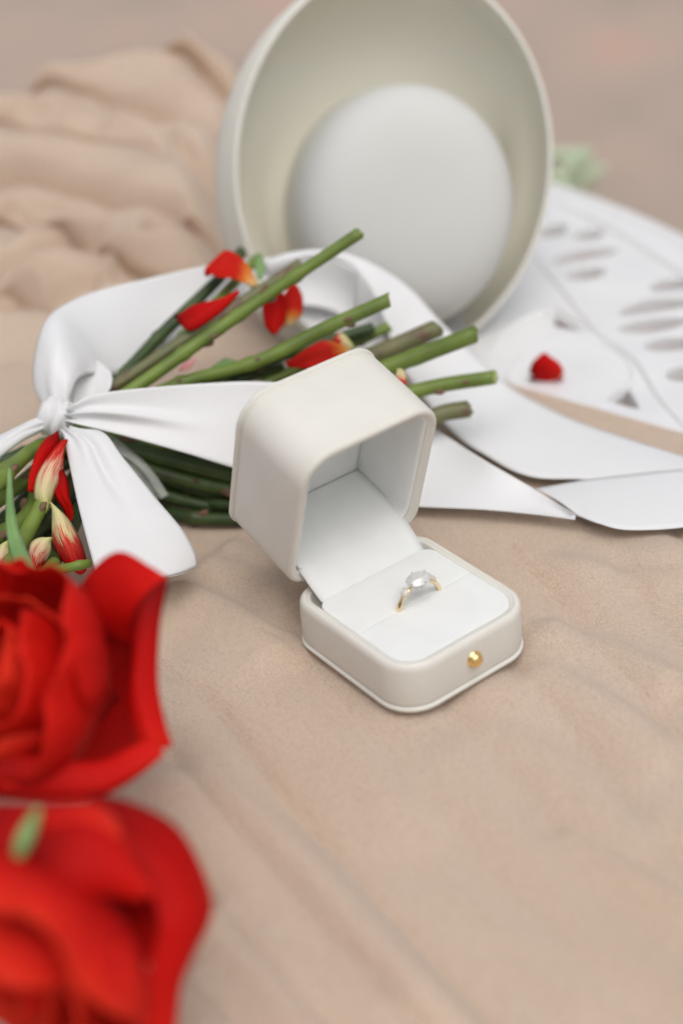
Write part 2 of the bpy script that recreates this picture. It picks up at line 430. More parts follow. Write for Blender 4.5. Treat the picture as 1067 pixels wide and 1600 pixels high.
heap_folds = [  # traced creases (negative) and rolls (positive)
 ([(-80, 270), (0, 270), (60, 275), (130, 290), (200, 314), (280, 326), (345, 325)], -13, 5, 9),
 ([(40, 310), (100, 328), (180, 342), (240, 330), (300, 318)], -10, 4, 7),
 ([(20, 322), (50, 340), (80, 350)], -8, 4, 6),
 ([(225, 372), (270, 374), (345, 350)], -14, 5, 7),
 ([(-60, 450), (0, 425), (50, 403), (110, 385), (180, 365)], -9, 4, 8),
 ([(60, 478), (90, 460), (160, 440)], -8, 4, 7),
 ([(-60, 500), (0, 474), (70, 450)], -8, 4, 7),
 ([(270, 200), (305, 235), (345, 270)], -12, 5, 8),
 ([(130, 150), (220, 165), (280, 200)], -6, 6, 8),
 ([(30, 172), (90, 182), (130, 140)], -6, 6, 7),
 ([(280, 85), (330, 130), (390, 175)], -7, 6, 8),
 ([(-80, 215), (40, 230), (160, 250), (340, 300)], 5, 9, 12),
 ([(0, 295), (100, 305), (220, 345), (340, 338)], 4, 5, 5),
 ([(0, 400), (120, 360), (230, 350), (345, 335)], 5, 6, 6),
 ([(0, 450), (140, 410), (345, 390)], 5, 8, 8),
 ([(165, 455), (172, 430), (175, 410)], 7, 3, 3),
 ([(150, 200), (220, 205), (330, 290)], 5, 8, 8),
 ([(60, 120), (100, 200), (90, 240)], 4, 10, 10),
]
FOLD = [(np.array([ab(Z(x, y, 0)) for x, y in p]), h, w1, w2) for p, h, w1, w2 in near_folds]
FOLD += [(np.array([surf(x, y) for x, y in p]), h*1.15, w1*1.1, w2*1.1) for p, h, w1, w2 in heap_folds]
def folds(a, b):
    z = np.zeros_like(a); flat = np.c_[a.ravel(), b.ravel()]
    for pts, h, w1, w2 in FOLD:
        pts = spline(pts, 26); R = 3.2*max(w1, w2)
        m = (flat[:, 0] > pts[:, 0].min()-R) & (flat[:, 0] < pts[:, 0].max()+R) & (flat[:, 1] > pts[:, 1].min()-R) & (flat[:, 1] < pts[:, 1].max()+R)
        q = flat[m]
        if not len(q): continue
        A_ = pts[:-1]; D = pts[1:]-A_; L2 = (D**2).sum(1)
        best = np.full(len(q), 1e9); sg = np.zeros(len(q)); tt = np.zeros(len(q))
        for k in range(len(A_)):
            t_ = np.clip(((q-A_[k])@D[k])/L2[k], 0, 1); v_ = q-(A_[k]+t_[:, None]*D[k]); d_ = np.hypot(v_[:, 0], v_[:, 1])
            s_ = np.sign(D[k][0]*v_[:, 1]-D[k][1]*v_[:, 0]); u = d_ < best
            best[u] = d_[u]; sg[u] = s_[u]; tt[u] = ((k+t_)/len(A_))[u]
        W_ = np.where(sg > 0, w1, w2); env = sstep(tt/.16)*sstep((1-tt)/.16)
        zz = z.ravel(); zz[m] += h*env*np.exp(-(best/W_)**2); z = zz.reshape(a.shape)
    return z
SHIFT = [0]
def cloth_z(a, b):
    a = np.asarray(a, float); b = np.asarray(b, float)
    c, s = math.cos(math.radians(-38)), math.sin(math.radians(-38))
    al, ac = a*c+b*s, -a*s+b*c             # along / across the main fall of the folds
    z = -3.5+hump(a, b)+folds(a, b)
    z += 1.3*noise2(al+900, ac+900, 150, 26, 3)+.6*noise2(al+900, ac+900, 60, 11, 4)
    hb = sstep((b-690)/80)
    z += hb*(1.5*noise2(a+900+.3*b, b+900, 75, 15, 5)+2.4*noise2(a+900, b+900+.35*a, 70, 13, 6)+1.0*noise2(a+900, b+900+.2*a, 26, 5, 12))
    # long rolls: in the heap they run across, in the near left corner along the fall
    wp = 20*noise2(a+900, b+900, 190, 90, 31)+6*noise2(a+900, b+900, 70, 40, 32)
    am = .62+.38*noise2(a+900, b+900, 110, 60, 33)
    rl_ = np.abs(np.sin(np.pi*(b+.34*a+.0011*(a+230)**2+wp+9*noise2(a+900, b+900, 400, 34, 36))/43))**.7
    roll = sstep((b-705)/70)*(1-sstep((b-955)/40))*am*22*(rl_-.55); z += roll
    SHIFT[0] = roll-.35*np.abs(roll)
    ed0 = np.interp(b, CE[1:, 1], CE[1:, 0])-a-60
    q0_ = np.array(ab(Z(235, 1165, 0))); q1_ = np.array(ab(Z(720, 1660, 0))); e_ = (q1_-q0_)/np.linalg.norm(q1_-q0_)
    sd = -(a-q0_[0])*e_[1]+(b-q0_[1])*e_[0]; al_ = (a-q0_[0])*e_[0]+(b-q0_[1])*e_[1]
    sd = sd*(1+.002*al_)+5*noise2(a+900, b+900, 90, 60, 35)
    mk_ = sstep((575-b)/50)*sstep((ed0+40)/60)
    z += sstep((52-sd)/40)*mk_*6.5*(np.abs(np.sin(np.pi*sd/24))**.8-.5)
    z += sstep((sd-20)/30)*mk_*(2.0+2.4*sstep((sd-85)/50))*(np.abs(np.sin(np.pi*sd/33))**.9-.5)
    qa, qb = ab(Z(780, 790, 0)); rr_ = np.hypot((a-qa)/95, (b-qb)/42); kf = 1-sstep((rr_-.7)/.5); z = z*(1-kf)+np.minimum(z, -1.5)*kf
    # edge of the cloth settles on the table
    ed = np.interp(b, CE[1:, 1], CE[1:, 0])-a
    lay = 1-sstep(ed/34)
    z = z*(1-lay)+(-5.1+.3*np.abs(noise2(a+900, b+900, 30, 9, 8)))*lay
    z = np.maximum(z, -5.2)
    # the box presses it down
    x = CAM[0]+a*RH[0]+b*FH[0]; y = CAM[1]+a*RH[1]+b*FH[1]
    d = np.maximum(np.abs(x)-31, np.abs(y)-33); k = sstep(d/9)
    z = np.where(d < 9, np.minimum(z, -.25)*(1-k)+z*k, z)
    # and it falls over the table's edge
    r = np.hypot(x-TC[0], y-TC[1])-TR-4
    z = z-np.where(r > 0, np.minimum(3.2*r*sstep(r/16), 400)+0*r, 0)
    return z
nb, na = 760, 380
bs = np.linspace(95, 985, nb)
V = np.zeros((nb, na, 3)); aL = -430.
for i, bb in enumerate(bs):
    aR = np.interp(bb, CE[1:, 1], CE[1:, 0]); aR = min(aR, 300)
    tt_ = np.linspace(0, 1, na); tt_ = tt_**.8
    aa = aL+(aR-aL)*tt_
    V[i, :, 2] = cloth_z(aa, np.full(na, bb)); V[i, :, 0], V[i, :, 1] = wxy(aa, bb-1.0*SHIFT[0])     # the rolls lean over their creases
ii, jj = np.meshgrid(np.arange(nb-1), np.arange(na-1), indexing='ij')
k0 = (ii*na+jj).ravel(); F = np.c_[k0, k0+1, k0+na+1, k0+na]
cl = mk('table_cloth', V.reshape(-1, 3), F.tolist(), CLOTH, origin=(0, 0, -5), solid=.3)
tag(cl, 'beige crinkled chiffon cloth lying in folds over the table, heaped at the back', 'cloth')
def czw(x, y): a, b_ = ab((x, y, 0)); return float(cloth_z(np.array([a]), np.array([b_]))[0])

# ------------------------------------------------------------------ ring box
W2, D2, H1 = 30., 32.03, 19.7
box = empty('ring_box', (0, 0, 0))
tag(box, 'open off-white leatherette ring box with white lining and gold clasp', 'ring box')
R4 = (13.2, 9.7, 9.7, 13.2)
def ins(i): return rr(-W2+i, W2-i, -D2+i, D2-i, tuple(max(.4, r-i) for r in R4))
def lay(lst): return [np.c_[ins(i), np.full(len(ins(i)), z)] for i, z in lst]
Lp = lay([(2, .0), (.3, .05), (-.25, .35), (-.55, .9), (-.5, 1.5), (-.1, 1.95), (.65, 2.15), (.6, 2.45), (.1, 2.85), (0, 3.4), (-.12, 10), (0, 16.5), (.12, 17.6), (.5, 18.7), (1.1, 19.4), (1.8, 19.65), (2.3, 19.55), (2.6, 19.25), (2.9, 19.05), (3.6, 19.0), (3.95, 18.85), (4.05, 15)])
V, F = loops_mesh(Lp, cap0=True, cap1=True); mk('base', V, F, LEATHER, box)
def pad(name, y0, y1, R):
    def I(i): return rr(-W2+4.1+i, W2-4.1-i, y0+i, y1-i, tuple(max(.25, r-i) for r in R))
    lst = [(0, 15.5), (0, 18.8), (.08, 19.0), (.25, 19.1), (.6, 19.15), (3, 19.2), (7, 19.25), (10, 19.25)]
    V, F = loops_mesh([np.c_[I(i), np.full(len(I(i)), z)] for i, z in lst if i < (y1-y0)/2-.6], cap1=True)
    mk(name, V, F, LINING, box)
pad('cushion', -D2+4.1, -2.22, (9, .4, .4, 9)); pad('cushion', -2.18, 21.2, (.4, 5.5, 5.5, .4))
# gold clasp
t = np.linspace(0, 2*np.pi, 28, endpoint=False)
Lc = [np.c_[.4+r*np.cos(t), np.full(28, -D2-.12-y), 11+r*np.sin(t)] for r, y in ((3.1, -.1), (3.1, .25), (2.75, .5), (2.7, .9), (2.6, 1.5), (2.2, 2.1), (1.5, 2.6), (.8, 2.82), (.15, 2.9))]
V, F = loops_mesh(Lc, cap1=True); mk('clasp', V, F, GOLD, box)
# lid
TH = 1.26959; HY, HZ = D2+.06, H1+1.056; H2 = 36.96
def L3(q, H):
    s = D2-q[:, 1]
    return np.c_[q[:, 0], HY-s*math.cos(TH)+H*math.sin(TH), HZ+s*math.sin(TH)+H*math.cos(TH)]
def layL(lst): return [L3(ins(i), H) for i, H in lst]
V, F = loops_mesh(layL([(4.2, 3.5), (4.0, 1.7), (3.6, 1.2), (2.9, 1.0), (2.4, .35), (1.7, .0), (1.0, .12), (.4, .6), (.08, 1.4), (0, 2.4), (-.15, 18), (0, H2-4), (.15, H2-3.0), (.75, H2-2.6), (.7, H2-2.25), (-.2, H2-1.9), (-.55, H2-1.3), (-.45, H2-.5), (.1, H2), (1, H2+.15), (8, H2+.5), (18, H2+.6)]), cap1=True)
lid = mk('lid', V, F, LEATHER, box)
def I2(i, r): return rr(-W2+4+i, W2-4-i, -D2+4+i, D2-4-i, r)
V, F = loops_mesh([L3(I2(-.1, 8), 3.4), L3(I2(.0, 8), 2.3), L3(I2(.3, 7.6), 1.75), L3(I2(.8, 7), 1.9), L3(I2(1.1, 6), 3), L3(I2(1.25, 4), 8), L3(I2(1.4, 1.5), 16), L3(I2(1.6, .8), 30.5)])
ln = mk('lid_lining', V, F, LINING, box)
q = rr(-W2+5.55, W2-5.55, -D2+5.55, D2-5.55, 1.)
V, F = loops_mesh([L3(q, 31.2), L3(rr(-W2+5.75, W2-5.75, -D2+5.75, D2-5.75, 1.), 30.2), L3(rr(-W2+8, W2-8, -D2+8, D2-8, 1.), 29.9), L3(rr(-W2+16, W2-16, -D2+16, D2-16, 1.), 29.8)], cap1=True)
mk('lid_pad', V, F, LINING, box)
def lidp(x, s, H): return L3(np.array([[x, D2-s]]), H)[0]
def flap(sx, w):
    pts = [(w*23.4, 20.6, 18.7), (w*23.5, 21.8, 19.35), (w*24.0, 27, 23.4), (w*24.2, 33, 27.4), tuple(lidp(w*24.5, 6.8, 14)), tuple(lidp(w*24.3, 7.0, 29.9))]
    return pts
loft('hinge_flap', flap(1, -1), flap(1, 1), LINING, box, nu=44, nv=16, solid=.7)

# ------------------------------------------------------------------ ring
ring = empty('diamond_ring', (1.8, -2.2, 19.2))
tag(ring, 'gold engagement ring with oval diamond standing in the box cushion', 'ring')
RX, RY, RZ, RR = 1.9, -2.2, 17.0, 9.5
L = []
for a in np.linspace(math.radians(114), math.radians(426), 70):
    up = max(0, math.sin(a)); wd = 1.2-.25*up**6; hh = .85
    e = np.array([math.cos(a), 0, math.sin(a)])
    L.append([np.array([RX, RY, RZ])+e*(RR+hh*math.cos(k))+np.array([0, wd*math.sin(k), 0]) for k in np.linspace(0, 2*np.pi, 12, endpoint=False)])
V, F = loops_mesh(L, cap0=True, cap1=True); mk('band', V, F, BAND, ring)
def gem(name, c, ax, e1, rx, ry, h, n=16):
    c = np.array(c, float); ax = np.array(ax, float); ax /= np.linalg.norm(ax); e1 = np.array(e1, float); e1 -= ax*(e1@ax); e1 /= np.linalg.norm(e1); e2 = np.cross(ax, e1)
    def rg(s, z, off, m): return [c+e1*rx*s*math.cos(2*math.pi*(k+off)/m)+e2*ry*s*math.sin(2*math.pi*(k+off)/m)+ax*z*h for k in range(m)]
    V = rg(.56, .30, 0, 8)+rg(.80, .17, .5, 8)+rg(1, .02, 0, 16)+rg(1, -.03, 0, 16)+rg(.55, -.42, .5, 8)+[c-ax*h*.75]
    F = [tuple(range(8))]
    for k in range(8):
        k1 = (k+1) % 8; a0, a1, m0, m_ = k, k1, 8+k, 8+(k-1) % 8
        g0, g1, g2 = 16+2*k, 16+(2*k+1) % 16, 16+(2*k+2) % 16
        F += [(a0, m0, a1), (a0, 16+2*k, m0) if False else (a0, g0, m0), (m0, g0, g1), (m0, g1, g2), (a1, m0, g2)]
        F += [(g0, g0+16, g1+16, g1), (g1, g1+16, g2+16, g2)]
        p0 = 40+8+k; p0 = 48+k
        F += [(g0+16, p0, g1+16), (g1+16, p0, g2+16), (g2+16, p0, 48+k1), (p0, 56, 48+k1)]
    return mk(name, V, F, DIAM, ring, smooth=False)
SC = np.array([2.2, -2.2, 28.0])
o = gem('centre_diamond', SC, (0, 0, 1), (1, .0, 0), 4.9, 3.9, 5.4); o['label'] = 'large oval centre diamond'
for q_ in (-1, 1):
    a = math.radians(90+q_*25); e = np.array([math.cos(a), 0, math.sin(a)])
    for dy in (-1, 1):
        p = spline([np.array([RX, RY, RZ])+e*RR, np.array([RX+q_*2.2, RY+dy*1.0, RZ+RR+.6]), SC+[q_*3.0, dy*2.3, -.9]], 10)
        V, F = loops_mesh(tube(p, np.linspace(.5, .3, 10), 8), cap0=True, cap1=True); mk('shoulder', V, F, BAND, ring)
def wire(name, pts, r, mat, par, n=8, k=14):
    p = spline(pts, k); rad = np.full(k, r); rad[0] *= .8; rad[-1] *= .75
    V, F = loops_mesh(tube(p, rad, n), cap0=True, cap1=True); return mk(name, V, F, mat, par)
for a in (25, 90, 155, 205, 270, 335):
    c, s = math.cos(math.radians(a)), math.sin(math.radians(a))
    wire('prong', [SC+[1.6*c, 1.2*s, -3.2], SC+[3.9*c, 3.0*s, -1.2], SC+[4.65*c, 3.65*s, .1], SC+[4.3*c, 3.35*s, 1.0]], .27, SILVER, ring)
tt_ = np.linspace(0, 2*np.pi, 40); wire_pts = np.c_[SC[0]+4.45*np.cos(tt_), SC[1]+3.45*np.sin(tt_), np.full(40, SC[2]-.45)]
V, F = loops_mesh(tube(wire_pts, np.full(40, .24), 6)); mk('basket', V, F, SILVER, ring)
for sgn in (-1, 1):
    a = math.radians(90+sgn*36); e = np.array([math.cos(a), 0, math.sin(a)]); c = np.array([RX, RY, RZ])+e*(RR+1.2)
    gem('side_diamond', c, e+[0, 0, .1], (-e[2], 0, e[0]), 1.7, 1.35, 2.2)
    for dy in (-1, 1):
        tng = np.array([-e[2], 0, e[0]])
        for q_ in (-1, 1): wire('prong', [c-e*1.3+[0, dy*.5, 0], c+tng*q_*1.1+[0, dy*1.0, 0], c+tng*q_*1.0+[0, dy*.85, 0]+e*.5], .2, GOLD, ring, 6, 8)

# ------------------------------------------------------------------ hat
HC = np.array([165.9, 204.0, 76.6]); el, az, tw = math.radians(22), math.radians(-118.3), -.21
hn = np.array([math.cos(el)*math.cos(az), math.cos(el)*math.sin(az), math.sin(el)])
e1 = np.cross([0, 0, 1], hn); e1 /= np.linalg.norm(e1); e2 = np.cross(hn, e1)
if e1@CR < 0: e1, e2 = -e1, e2
hat = empty('hat', (HC[0]-hn[0]*10, HC[1]-hn[1]*10, TZ+.5))
tag(hat, 'cream felt hat with rolled brim tipped on its side behind the stems', 'hat')
E1 = e1*math.cos(tw)+e2*math.sin(tw)*1; E2 = -e1*math.sin(tw)+e2*math.cos(tw)
RA, RB = 73.3, 89.8
def hl(dr, a, off=0., n=96, ra=RA, rb=RB, ox=0, oy=0):
    t = np.linspace(0, 2*np.pi, n, endpoint=False)
    return HC+hn*a+np.outer((ra+dr)*np.cos(t)+ox, E1)+np.outer((rb+dr)*np.sin(t)+oy, E2)
OX, OY = 6., -19.
def mixl(k, a):      # blends brim oval into crown oval; k 0 brim .. 1 crown foot
    return hl(0, a, ra=RA*(1-k)+54*k, rb=RB*(1-k)+60*k, ox=OX*k, oy=OY*k)
Lb = [hl(0, 0), hl(.5, .6), hl(1.2, .5), hl(1.9, -.2), hl(2.8, -3), hl(5, -14, ox=-2, oy=-3), hl(5.5, -26, ox=-3.5, oy=-5), hl(2, -38, ox=-3.5, oy=-6), hl(-9, -46, ox=-1, oy=-5), mixl(.55, -51), mixl(.85, -54), mixl(1.0, -56)]
Li = [hl(0, 0), hl(-.3, -2.5), hl(.4, -6), hl(1.2, -14), hl(.6, -24), hl(-3.5, -34), hl(-12, -40), mixl(.6, -46), mixl(.85, -48.5), mixl(1.0, -49), hl(0, -49.2, ra=48, rb=54, ox=OX, oy=OY)]
V, F = loops_mesh(Lb); V2, F2 = loops_mesh(Li); n0 = len(V)
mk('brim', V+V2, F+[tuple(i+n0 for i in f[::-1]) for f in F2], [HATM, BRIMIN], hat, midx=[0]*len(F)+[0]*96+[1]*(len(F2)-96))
cp = [(53.5, 59.5, -50), (53.6, 59.6, -46), (53.5, 59.3, -30), (53, 58.6, -10), (52, 57.4, 4), (50.4, 55.6, 13), (47.5, 52.3, 20), (42.5, 46.5, 25.5), (34, 37, 29.5), (23, 25, 31.7), (12, 13, 32.6), (3, 3, 32.9)]
V, F = loops_mesh([hl(0, a, ra=x-1.5, rb=y-1, ox=OX, oy=OY) for x, y, a in cp], cap1=True)
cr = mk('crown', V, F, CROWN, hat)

# ------------------------------------------------------------------ bouquet
bq = empty('flower_bouquet', tuple(Z(90, 700, 0)))
tag(bq, 'bouquet of red blooms lying on its side, cut green stems fanned out', 'bouquet')
def stem(pts, r, mat, name='stem', cut=True, seed=0, nodes=True, parent=bq):
    p = spline(pts, 60); rs = np.random.RandomState(seed); s = np.linspace(0, 1, 60)
    L = np.linalg.norm(np.diff(p, axis=0), axis=1).sum(); rad = r*(1+.05*np.sin(s*9+rs.rand()*6))
    if nodes:
        for k in range(max(1, int(L/45))):
            c = rs.uniform(.15, .93); rad += r*rs.uniform(.14, .3)*np.exp(-((s-c)*L/1.6)**2)
    lp = tube(p, rad, 14); T = p[-1]-p[-2]; T /= np.linalg.norm(T)
    sl = np.cross(T, rs.randn(3)); sl /= np.linalg.norm(sl)
    sh = [(q-p[-1])@sl*rs.uniform(.1, .55) if cut else 0 for q in lp[-1]]
    lp[-1] = np.array([q+T*h for q, h in zip(lp[-1], sh)])
    lp.append(np.array([p[-1]+(q-p[-1])*.86+T*.25 for q in lp[-1]]))
    V, F = loops_mesh(lp, cap0=True, cap1=True); mi = [0]*len(F); mi[-1] = 1
    for k in range(int(L/26) if nodes else 0):      # leaf scars and thorns
        j = rs.randint(6, 56); T = p[j+1]-p[j]; T /= np.linalg.norm(T); e = rs.randn(3); e -= T*(e@T); e /= np.linalg.norm(e); g = np.cross(T, e)
        c = p[j]+e*rad[j]*.9; h_ = rs.uniform(.35, .8)*r; n0 = len(V)
        for q, (sc_, up) in enumerate(((1, 0), (.8, .5), (.35, .95))):
            for a in range(6):
                an = a*math.pi/3; V.append(tuple(c+e*up*h_+T*(math.cos(an)*sc_*h_*1.5+up*h_*.8)+g*math.sin(an)*sc_*h_*.8))
        for q in (0, 1):
            for a in range(6): F.append((n0+q*6+a, n0+q*6+(a+1) % 6, n0+q*6+6+(a+1) % 6, n0+q*6+6+a)); mi.append(2)
        F.append(tuple(n0+12+a for a in range(6))); mi.append(2)
    # small thorn-like bud scars
    o = mk(name, V, F, [mat, CUT, SCAR], parent, midx=mi)
    return o
ST = [
 ([P(-60, 770, 600), P(40, 712, 628), P(100, 680, 645), P(214, 604, 650), P(300, 543, 654), P(382, 486, 656), P(450, 439, 655), P(562, 364, 652)], 2.6, STEM_G),
 ([P(95, 655, 652), P(166, 612, 656), P(300, 523, 662), P(412, 451, 672), P(470, 411, 680)], 2.6, STEM_B),
 ([P(95, 655, 657), P(190, 586, 668), P(250, 525, 680), P(340, 438, 695), P(379, 392, 705)], 2.6, STEM_D),
 ([P(95, 655, 655), P(230, 580, 668), P(330, 480, 684), P(404, 402, 700)], 2.2, STEM_G),
 ([P(-80, 830, 590), P(0, 780, 612), P(50, 742, 628), P(110, 690, 642), P(262, 607, 652), P(400, 566, 650), P(500, 517, 649), P(607, 469, 647)], 2.8, STEM_G),
 ([P(100, 662, 652), P(298, 600, 665), P(430, 558, 674), P(583, 512, 684)], 2.6, STEM_D),
 ([P(100, 665, 650), P(300, 640, 672), P(480, 570, 684), P(608, 510, 692)], 2.3, STEM_G),
 ([P(100, 668, 648), P(330, 650, 666), P(580, 557, 674), P(683, 513, 674)], 4.0, STEM_B),
 ([P(-80, 880, 580), P(0, 836, 600), P(50, 800, 615), P(105, 690, 638), P(330, 668, 655), P(598, 576, 658), P(743, 522, 652)], 3.4, STEM_G),
 ([P(100, 678, 642), P(330, 700, 654), P(640, 613, 662), P(773, 589, 660)], 2.9, STEM_G),
 ([P(100, 682, 642), P(330, 728, 656), P(600, 690, 664), P(682, 649, 666), P(731, 639, 666)], 3.5, STEM_B),
 ([P(105, 680, 638), P(180, 696, 643), P(365, 742, 648), P(500, 760, 655)], 3.4, STEM_D),
 ([P(105, 688, 640), P(240, 735, 646), P(365, 765, 650), P(500, 775, 655)], 3.2, STEM_D),
 ([P(110, 700, 644), Z(240, 770, 6), Z(365, 790, 4), Z(450, 800, 3)], 3.0, STEM_D),
 ([P(108, 705, 640), Z(220, 785, 5), Z(300, 808, 1.5), Z(380, 812, 1.5)], 2.8, STEM_D),
 ([P(110, 676, 646), P(250, 715, 654), P(380, 730, 660), P(520, 720, 668)], 3.2, STEM_D),
 ([P(-60, 740, 640), P(0, 722, 645), P(60, 700, 648), P(200, 650, 662), P(380, 590, 676), P(440, 575, 682)], 2.6, STEM_D),
 ([P(-60, 860, 610), P(20, 800, 625), P(90, 730, 640), P(180, 700, 652)], 3.0, STEM_D),
 ([P(-80, 820, 560), P(-20, 770, 590), P(45, 708, 622), P(80, 690, 640)], 3.0, STEM_G),
 ([P(-40, 905, 590), P(30, 850, 600), P(90, 800, 620), P(120, 740, 640)], 3.0, STEM_D),
 ([P(0, 940, 560), P(60, 900, 585), P(100, 850, 610), P(140, 760, 635)], 3.0, STEM_D),
 ([P(-60, 960, 575), P(20, 900, 590), P(70, 850, 615), P(110, 780, 640)], 3.2, STEM_D),
]
for k, (y1, y2, dd) in enumerate(((722, 752, 656), (738, 782, 657), (752, 772, 660), (764, 798, 656), (745, 765, 664), (730, 745, 664))):
    ST.append(([P(108, 684, 650), P(235, y1, dd-4), P(365, y2, dd), P(470, y2+12, dd+4)], 2.7+.2*(k % 3), STEM_D))
for i, (p, r, m) in enumerate(ST): stem(p, r, m, seed=i)
stem([P(-20, 1000, 500), P(10, 900, 560), P(31, 855, 590), P(66, 788, 606), P(75, 770, 612)], 3.0, STEM_G, seed=41, cut=False)
stem([P(40, 905, 560), P(80, 893, 580), P(140, 880, 590)], 1.7, STEM_G, seed=42, cut=False)
stem([P(60, 940, 560), P(70, 905, 575), P(85, 880, 590)], 2.5, STEM_G, seed=43, cut=False)
# clear film round the stems
loft('plastic_wrap', [P(150, 664, 634), P(190, 690, 634), P(230, 725, 634), P(262, 775, 636)], [P(150, 690, 636), P(175, 720, 636), P(205, 745, 638), P(225, 790, 640)], FILM, bq, solid=.1, fn=lambda u, v: 1.2*np.sin(v*14+u*5))
loft('plastic_wrap', [P(74, 680, 632), P(58, 684, 631), P(38, 702, 628)], [P(80, 694, 634), P(66, 712, 632), P(50, 722, 629)], FILM, bq, solid=.1, fn=lambda u, v: .8*np.sin(v*12+u*4))

# buds and loose florets among the stems
def crin(amp, f1=9, f2=4, ph=0): return lambda u, v: amp*(np.sin(v*f1+u*f2+ph)+.5*np.sin(v*f1*2.3-u*3+ph))*np.sin(np.pi*np.clip(u, 0, 1))
def petal(name, A, B, mat, parent=None, camber=2, amp=.3, solid=.25, **kw):
    return loft(name, A, B, mat, parent, nu=20, nv=10, camber=camber, fn=crin(amp), solid=solid, **kw)
bud = loft('bud', [P(94, 690, 618), P(75, 713, 612), P(58, 745, 608), P(54, 775, 606), P(62, 790, 606), P(75, 796, 607)], [P(99, 698, 618), P(100, 728, 612), P(94, 748, 608), P(87, 764, 607), P(82, 780, 607), P(77, 796, 607)], P_PALE, bq, nu=20, nv=10, camber=4, fn=crin(.35), solid=.3)
bud['label'] = 'red and cream striped petals below the knot'
petal('petal', [P(92, 676, 622), P(70, 688, 618), P(56, 712, 613), P(51, 740, 611), P(54, 768, 610)], [P(96, 690, 618), P(86, 705, 615), P(72, 722, 611), P(62, 745, 609), P(56, 770, 609)], RED, bud, 3)
petal('petal', [P(86, 738, 610), P(80, 753, 609), P(86, 775, 609), P(100, 797, 610), P(108, 816, 612)], [P(100, 735, 612), P(108, 755, 611), P(110, 775, 611), P(113, 792, 612), P(114, 812, 612)], RED, bud, 3, .9)
b3 = petal('bud', [P(84, 794, 606), P(82, 820, 602), P(83, 848, 600), P(90, 868, 599), P(106, 884, 600)], [P(86, 793, 606), P(105, 808, 603), P(119, 830, 600), P(130, 855, 600), P(138, 884, 601)], P_BUD, bq, 5, .5)
petal('petal', [P(96, 850, 600), P(96, 870, 598), P(106, 884, 599), P(120, 890, 600)], [P(112, 842, 600), P(122, 860, 598), P(130, 878, 598), P(136, 890, 600)], RED, b3, 3, .8)
b4 = petal('bud', [P(55, 890, 588), P(46, 872, 587), P(48, 850, 587), P(62, 840, 588), P(78, 842, 589)], [P(58, 890, 588), P(66, 884, 587), P(75, 872, 587), P(80, 860, 588), P(80, 845, 589)], P_PALE, bq, 4, .4)
b5 = petal('bud', [P(-6, 900, 580), P(-12, 875, 578), P(0, 852, 579), P(10, 850, 580)], [P(6, 900, 580), P(12, 885, 578), P(15, 868, 578), P(13, 852, 580)], P_PALE, bq, 3, .4)
petal('leaf', [P(13, 735, 560), P(10, 800, 548), P(14, 850, 538), P(35, 915, 520)], [P(18, 735, 560), P(24, 800, 548), P(38, 850, 538), P(70, 915, 520)], LEAF, bq, 1.5)
petal('leaf', [P(300, 605, 668), P(330, 575, 670), P(350, 560, 672)], [P(330, 612, 668), P(360, 590, 670), P(376, 568, 672)], LEAF, bq, 1.5)
petal('leaf', [P(20, 1330, 384), P(30, 1300, 384), P(55, 1262, 388)], [P(36, 1345, 384), P(55, 1310, 384), P(66, 1268, 388)], LEAF, bq, 1.5)
petal('leaf', [P(404, 438, 690), P(398, 415, 692), P(404, 396, 694)], [P(410, 438, 690), P(414, 415, 692), P(406, 396, 694)], LEAF, bq, 1.)

# big blooms
def rose(cx, cy, d, R, ax, seed, mat, layers, mats=None):
    rs = np.random.RandomState(seed); C = P(cx, cy, d); ax = np.array(ax, float); ax /= np.linalg.norm(ax)
    a1 = np.cross(ax, [0.3, 0.2, .9]); a1 /= np.linalg.norm(a1); a2 = np.cross(ax, a1)
    core = None; phi = rs.rand()*6
    nu, nv = 14, 15
    root = None
    for li, (n, k, h, wdt, curl) in enumerate(layers):
        for i in range(n):
            phi += 2*math.pi/n+rs.uniform(-.15, .15); kk = k*rs.uniform(.93, 1.07); hh = h*rs.uniform(.9, 1.1); cc = curl*rs.uniform(.5, 1.5); ph = rs.rand()*6
            ww = wdt*rs.uniform(.85, 1.15); V = []
            for iu in range(nu):
                u = iu/(nu-1)
                for iv in range(nv):
                    v = iv/(nv-1)*2-1
                    prof = math.sin(min(u*1.25, 1)*math.pi/2)**.8
                    wid = ww*(.35+.65*math.sin(min(1, u*1.4)*math.pi/2))*(1-.25*max(0, u-.75)/.25)
                    an = phi+v*wid
                    uu = u*(1-.10*abs(v)**3-.02*math.sin(5*v+ph))
                    rad = R*kk*prof*(1-.06*v*v)+R*cc*max(0, uu-.6)**2*2.6
                    rad += R*.05*math.sin(v*6+ph)*u**2*(.4+kk)+R*.025*math.sin(v*13+ph*2)*u**3
                    zz = R*hh*(uu-.45)*1.5-R*abs(cc)*.8*max(0, uu-.72)**2*6*kk
                    zz += R*.05*math.sin(v*4+ph*1.7)*u**2
                    V.append(C+ax*zz+a1*rad*math.cos(an)+a2*rad*math.sin(an))
            F = [(p*nv+q, (p+1)*nv+q, (p+1)*nv+q+1, p*nv+q+1) for p in range(nu-1) for q in range(nv-1)]
            uv = [(p/(nu-1), q/(nv-1)) for p in range(nu) for q in range(nv)]
            mm = mat if rs.rand() < .7 or mats is None else mats
            if root is None:
                root = mk('bloom', V, F, mm, bq, uv=uv, solid=.3)
            else: mk('petal', V, F, mm, root, uv=uv, solid=.3)
    return root
rl = [(3, .18, .86, 1.6, .0), (3, .40, .92, 1.45, .05), (3, .64, .90, 1.4, .10), (4, .92, .68, 1.15, .16)]
